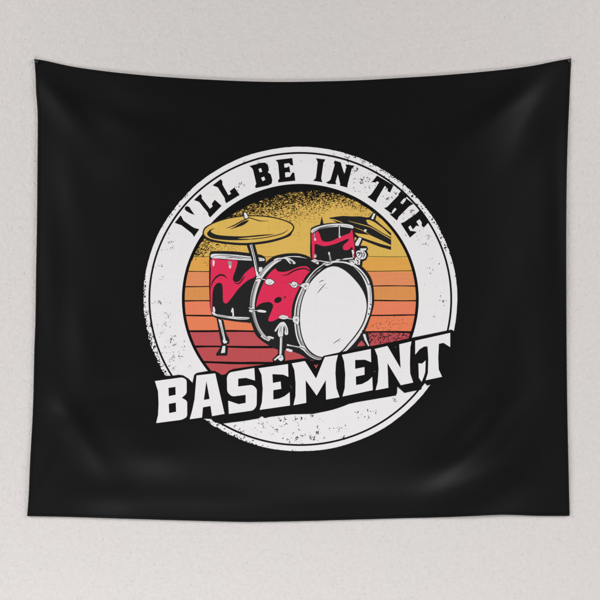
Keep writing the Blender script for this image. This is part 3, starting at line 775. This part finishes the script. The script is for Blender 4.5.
L_('rod', 'chrome', 14, e7([(343, 104), (343, 200)]), 1.0, rt, sm=False)
P_('lug', 'grey', 14, e7([(334, 196), (352, 196), (356, 224), (340, 230), (332, 215)]), rt, sm=False)
P_('lug', 'chrome', 15, e7([(343, 212), (356, 210), (354, 226), (343, 228)]), rt, sm=False)
P_('lug', 'grey', 12, ell(315.2, 256.0, 1.5, 1.9, 0, 12), rt)
P_('lug', 'chrome', 13, ell(315.0, 256.7, .8, 1.1, 0, 10), rt)
P_('lug', 'grey', 12, e7([(230, 372), (246, 368), (254, 400), (264, 456), (246, 460), (240, 410), (232, 396)]), rt, sm=False)
P_('lug', 'chrome', 13, e7([(232, 374), (245, 371), (250, 395), (236, 398)]), rt, sm=False)
P_('lug', 'chrome', 12, e7([(464, 352), (484, 350), (492, 380), (482, 400), (490, 425), (478, 425), (472, 385)]), rt, sm=False)
# lower hoop and the bracket on the bass drum
P_('bracket', 'chrome', 12, e5([(258, 208), (300, 190), (342, 212), (332, 246), (292, 226)]), rt, sm=False)
P_('bracket', 'pink', 13, e5([(268, 208), (300, 196), (318, 208), (296, 216)]), rt, sm=False)
L_('bracket_line', 'black', 13, e5([(296, 232), (320, 218), (345, 222)]), .5, rt)
L_('lower_hoop', 'chrome', 12, e5([(340, 206), (400, 218), (470, 222), (520, 212)]), [.7, .9, .7, .4], rt)
P_('lower_hoop', 'chrome', 12, e5([(372, 236), (430, 222), (478, 222), (470, 238), (420, 258), (395, 252)]), rt, sm=False)
L_('bracket_line', 'black', 13, e5([(388, 246), (420, 236), (460, 232)]), .5, rt)
P_('lower_hoop', 'chrome', 12, e5([(498, 206), (520, 194), (558, 192), (540, 206)]), rt, sm=False)
P_('lower_hoop', 'chrome', 12, e8([(112, 196), (150, 184), (232, 176), (228, 188), (150, 198)]), rt, sm=False)
P_('bracket', 'black', 11, e8([(245, 60), (320, 58), (365, 63), (381, 90), (366, 110), (383, 150), (360, 200), (325, 216), (320, 262), (262, 260), (236, 205), (240, 120)]), rt, sm=False)
P_('bracket', 'chrome', 12, e8([(298, 86), (366, 84), (356, 104), (310, 106)]), rt, sm=False)
P_('bracket', 'chrome', 12, e8([(262, 118), (300, 104), (340, 112), (362, 150), (345, 186), (300, 192), (270, 165)]), rt)
for pts in ([(272, 120), (300, 140), (280, 160)], [(305, 112), (320, 150), (300, 185)], [(330, 115), (342, 150), (326, 178)], [(262, 140), (290, 128), (310, 135)]):
    L_('bracket_line', 'black', 13, e8(pts), .7, rt, (.3, .3))
P_('bracket', 'chrome', 12, e8([(262, 168), (282, 190), (302, 200), (296, 250), (262, 244), (244, 215), (248, 190)]), rt, sm=False)
L_('bracket_line', 'black', 13, e8([(262, 200), (280, 210), (276, 240)]), .7, rt)
P_('bracket', 'chrome', 12, e8([(190, 206), (236, 200), (256, 232), (236, 246), (205, 232)]), rt, sm=False)
L_('bracket_line', 'black', 13, e8([(200, 216), (225, 212), (240, 232)]), .5, rt)

# ------------------------------------------------------------------ BASEMENT
SH = [(160, 376.4), (165, 375.5), (172, 375.8), (178.7, 374.7), (183.3, 375.3), (188.7, 378.7), (192.7, 382.9), (194.3, 375), (196.7, 372.9), (207.3, 371), (215, 370.8), (218, 372.5), (222, 374.9), (225.5, 374.3), (229, 370.8), (233, 369), (263, 364.5), (290, 360), (305, 358.2),
      (313, 361), (321, 359.6), (323.3, 355.8), (350, 350), (387, 343), (411.3, 337.8), (451.3, 329.6), (453.5, 331), (453.8, 345), (447, 377), (436, 382), (427.3, 385.6), (423.4, 381.8), (421.6, 384.6), (421.2, 389.3), (404.2, 392.8), (397.2, 386.4), (396.8, 393), (395.6, 395.4), (356.7, 402), (345, 404.7), (325, 411.2), (313.3, 413.7), (291.7, 414.2), (270, 416.7), (264.7, 418), (262, 416), (258.7, 418.3), (242.7, 421), (224.7, 423.2), (220, 423.8), (213.3, 421.3), (211.2, 418.8), (205, 418.6), (157, 424)]
tb = part('title_backing', 'black', 13, poly(SH), label='black drop shadow behind the big word BASEMENT')
f1 = lambda p: Z(150, 350, 7.5, p)
f2 = lambda p: Z(210, 350, 7.5, p)
f3 = lambda p: Z(270, 340, 7.5, p)
f4 = lambda p: Z(330, 330, 7.5, p)
f5 = lambda p: Z(390, 320, 7.5, p)
P_('badge_glimpse', 'white', 14, f5([(212, 324), (240, 326), (266, 302), (263, 390), (250, 430), (236, 463), (215, 432)]), tb, sm=False)
P_('badge_glimpse', 'band7', 14, f3([(328, 182), (342, 190), (362, 180), (352, 200), (346, 214), (338, 200)]), tb, sm=False)
L_('badge_glimpse', 'band7', 14, f3([(300, 152), (330, 155)]), .7, tb, (.3, .3), sm=False)
loose('scuff', [speck(212.2, 398, .45), speck(290.5, 385.8, .4), speck(291.5, 387.5, .3), speck(374.5, 371.5, .35), speck(395.3, 347, .35), speck(247, 402, .3)], 'grey', 0.12 + LV * 14, tb)
def rc(pts, idx, r=1.6):
    """round chosen corners"""
    out = []; N = len(pts)
    for i in range(N):
        p = Vector(pts[i])
        if i in idx:
            a = Vector(pts[i - 1]); b = Vector(pts[(i + 1) % N])
            q0 = p + (a - p).normalized() * min(r, (a - p).length * .5); q1 = p + (b - p).normalized() * min(r, (b - p).length * .5)
            for k in range(6):
                t = k / 5; out.append(tuple(q0 * (1 - t) ** 2 + p * 2 * t * (1 - t) + q1 * t * t))
        else: out.append(tuple(p))
    return out
TIT = [
    (rc(f1([(38, 232), (245, 204), (276, 222), (277, 325), (240, 358), (280, 380), (280, 500), (240, 522), (48, 547), (62, 485), (66, 400), (62, 310)]), {1, 2, 3, 5, 6, 7}, 2.4),
     [f1([(140, 283), (192, 275), (194, 335), (142, 345)]), f1([(142, 403), (195, 393), (197, 462), (145, 472)])]),
    (f1([(350, 190), (490, 174), (560, 478), (466, 495), (455, 418), (398, 429), (391, 505), (299, 518), (318, 450), (335, 370)]), [f1([(424, 232), (448, 366), (405, 373)])]),
    (rc(f2([(333, 134), (338, 228), (270, 208), (212, 214), (212, 273), (320, 260), (352, 290), (350, 420), (325, 452), (142, 478), (137, 379), (215, 405), (268, 396), (268, 335), (165, 348), (130, 315), (127, 200), (145, 168)]), {5, 6, 7, 8, 14, 15, 16, 17}, 2.6), []),
    (f2([(364, 136), (585, 105), (588, 201), (550, 184), (468, 180), (472, 246), (530, 235), (535, 290), (475, 300), (475, 370), (520, 363), (560, 345), (598, 315), (600, 415), (373, 448), (390, 390), (396, 290), (387, 185)]), []),
    (f3([(163, 175), (262, 157), (345, 288), (410, 128), (509, 111), (494, 175), (490, 250), (498, 360), (521, 428), (420, 446), (418, 300), (350, 416), (267, 300), (272, 470), (176, 488), (191, 420), (192, 320), (183, 225)]), []),
    (f4([(88, 186), (305, 142), (308, 241), (262, 222), (188, 224), (188, 291), (258, 277), (258, 335), (193, 348), (195, 412), (240, 404), (285, 380), (316, 351), (320, 450), (93, 498), (110, 435), (114, 330), (105, 235)]), []),
    (f4([(334, 142), (430, 119), (529, 287), (518, 107), (610, 85), (601, 130), (598, 250), (600, 325), (623, 393), (530, 413), (430, 248), (437, 432), (341, 451), (357, 390), (364, 290), (355, 195)]), []),
    (f5([(188, 155), (450, 96), (450, 203), (400, 171), (365, 178), (360, 280), (364, 370), (389, 425), (266, 451), (283, 395), (286, 290), (280, 198), (255, 198), (222, 218), (188, 259)]), []),
]
for o_, hs in TIT:
    part('title_letter', 'white', 15, poly(chamfer(o_, .3), hs), tb)

# ------------------------------------------------------------------ tacks
def tack(name, px, py, r, mat, label):
    bm = bmesh.new()
    prof = [(0.0008, 0.018), (0.0008, -0.0005), (r * .98, -0.0005), (r, -0.001), (r * .96, -0.0018), (r * .7, -0.0026), (r * .3, -0.003), (0.0001, -0.0031)]
    ns = 24; rings = []
    for rr, y in prof:
        rings.append([bm.verts.new((rr * math.cos(2 * math.pi * k / ns), y, rr * math.sin(2 * math.pi * k / ns))) for k in range(ns)])
    for a, b in zip(rings, rings[1:]):
        for k in range(ns): bm.faces.new((a[k], a[(k + 1) % ns], b[(k + 1) % ns], b[k]))
    bm.faces.new(rings[-1]); bm.faces.new(rings[0][::-1])
    bmesh.ops.recalc_face_normals(bm, faces=bm.faces[:])
    me = bpy.data.meshes.new(name); bm.to_mesh(me); bm.free()
    for p in me.polygons: p.use_smooth = True
    me.materials.append(mat)
    o = bpy.data.objects.new(name, me); C.objects.link(o)
    o.location = ((px - 300) * S, -(hlin(px, py) + 1.8) / 1000, (300 - py) * S + CZ)
    o['label'] = label; o['category'] = 'tack'; o['group'] = 'tacks pinning the top corners of the tapestry'
    return o
tack('tack', 36.4, 61.0, 0.0042, metal_mat('dark_grey_metal', (0.03, 0.03, 0.034), .5), 'small dark grey tack pinning the top left corner of the black tapestry')
tack('tack', 569.6, 60.2, 0.0036, metal_mat('brown_metal', (0.075, 0.05, 0.042), .5), 'small brownish tack pinning the top right corner of the black tapestry')
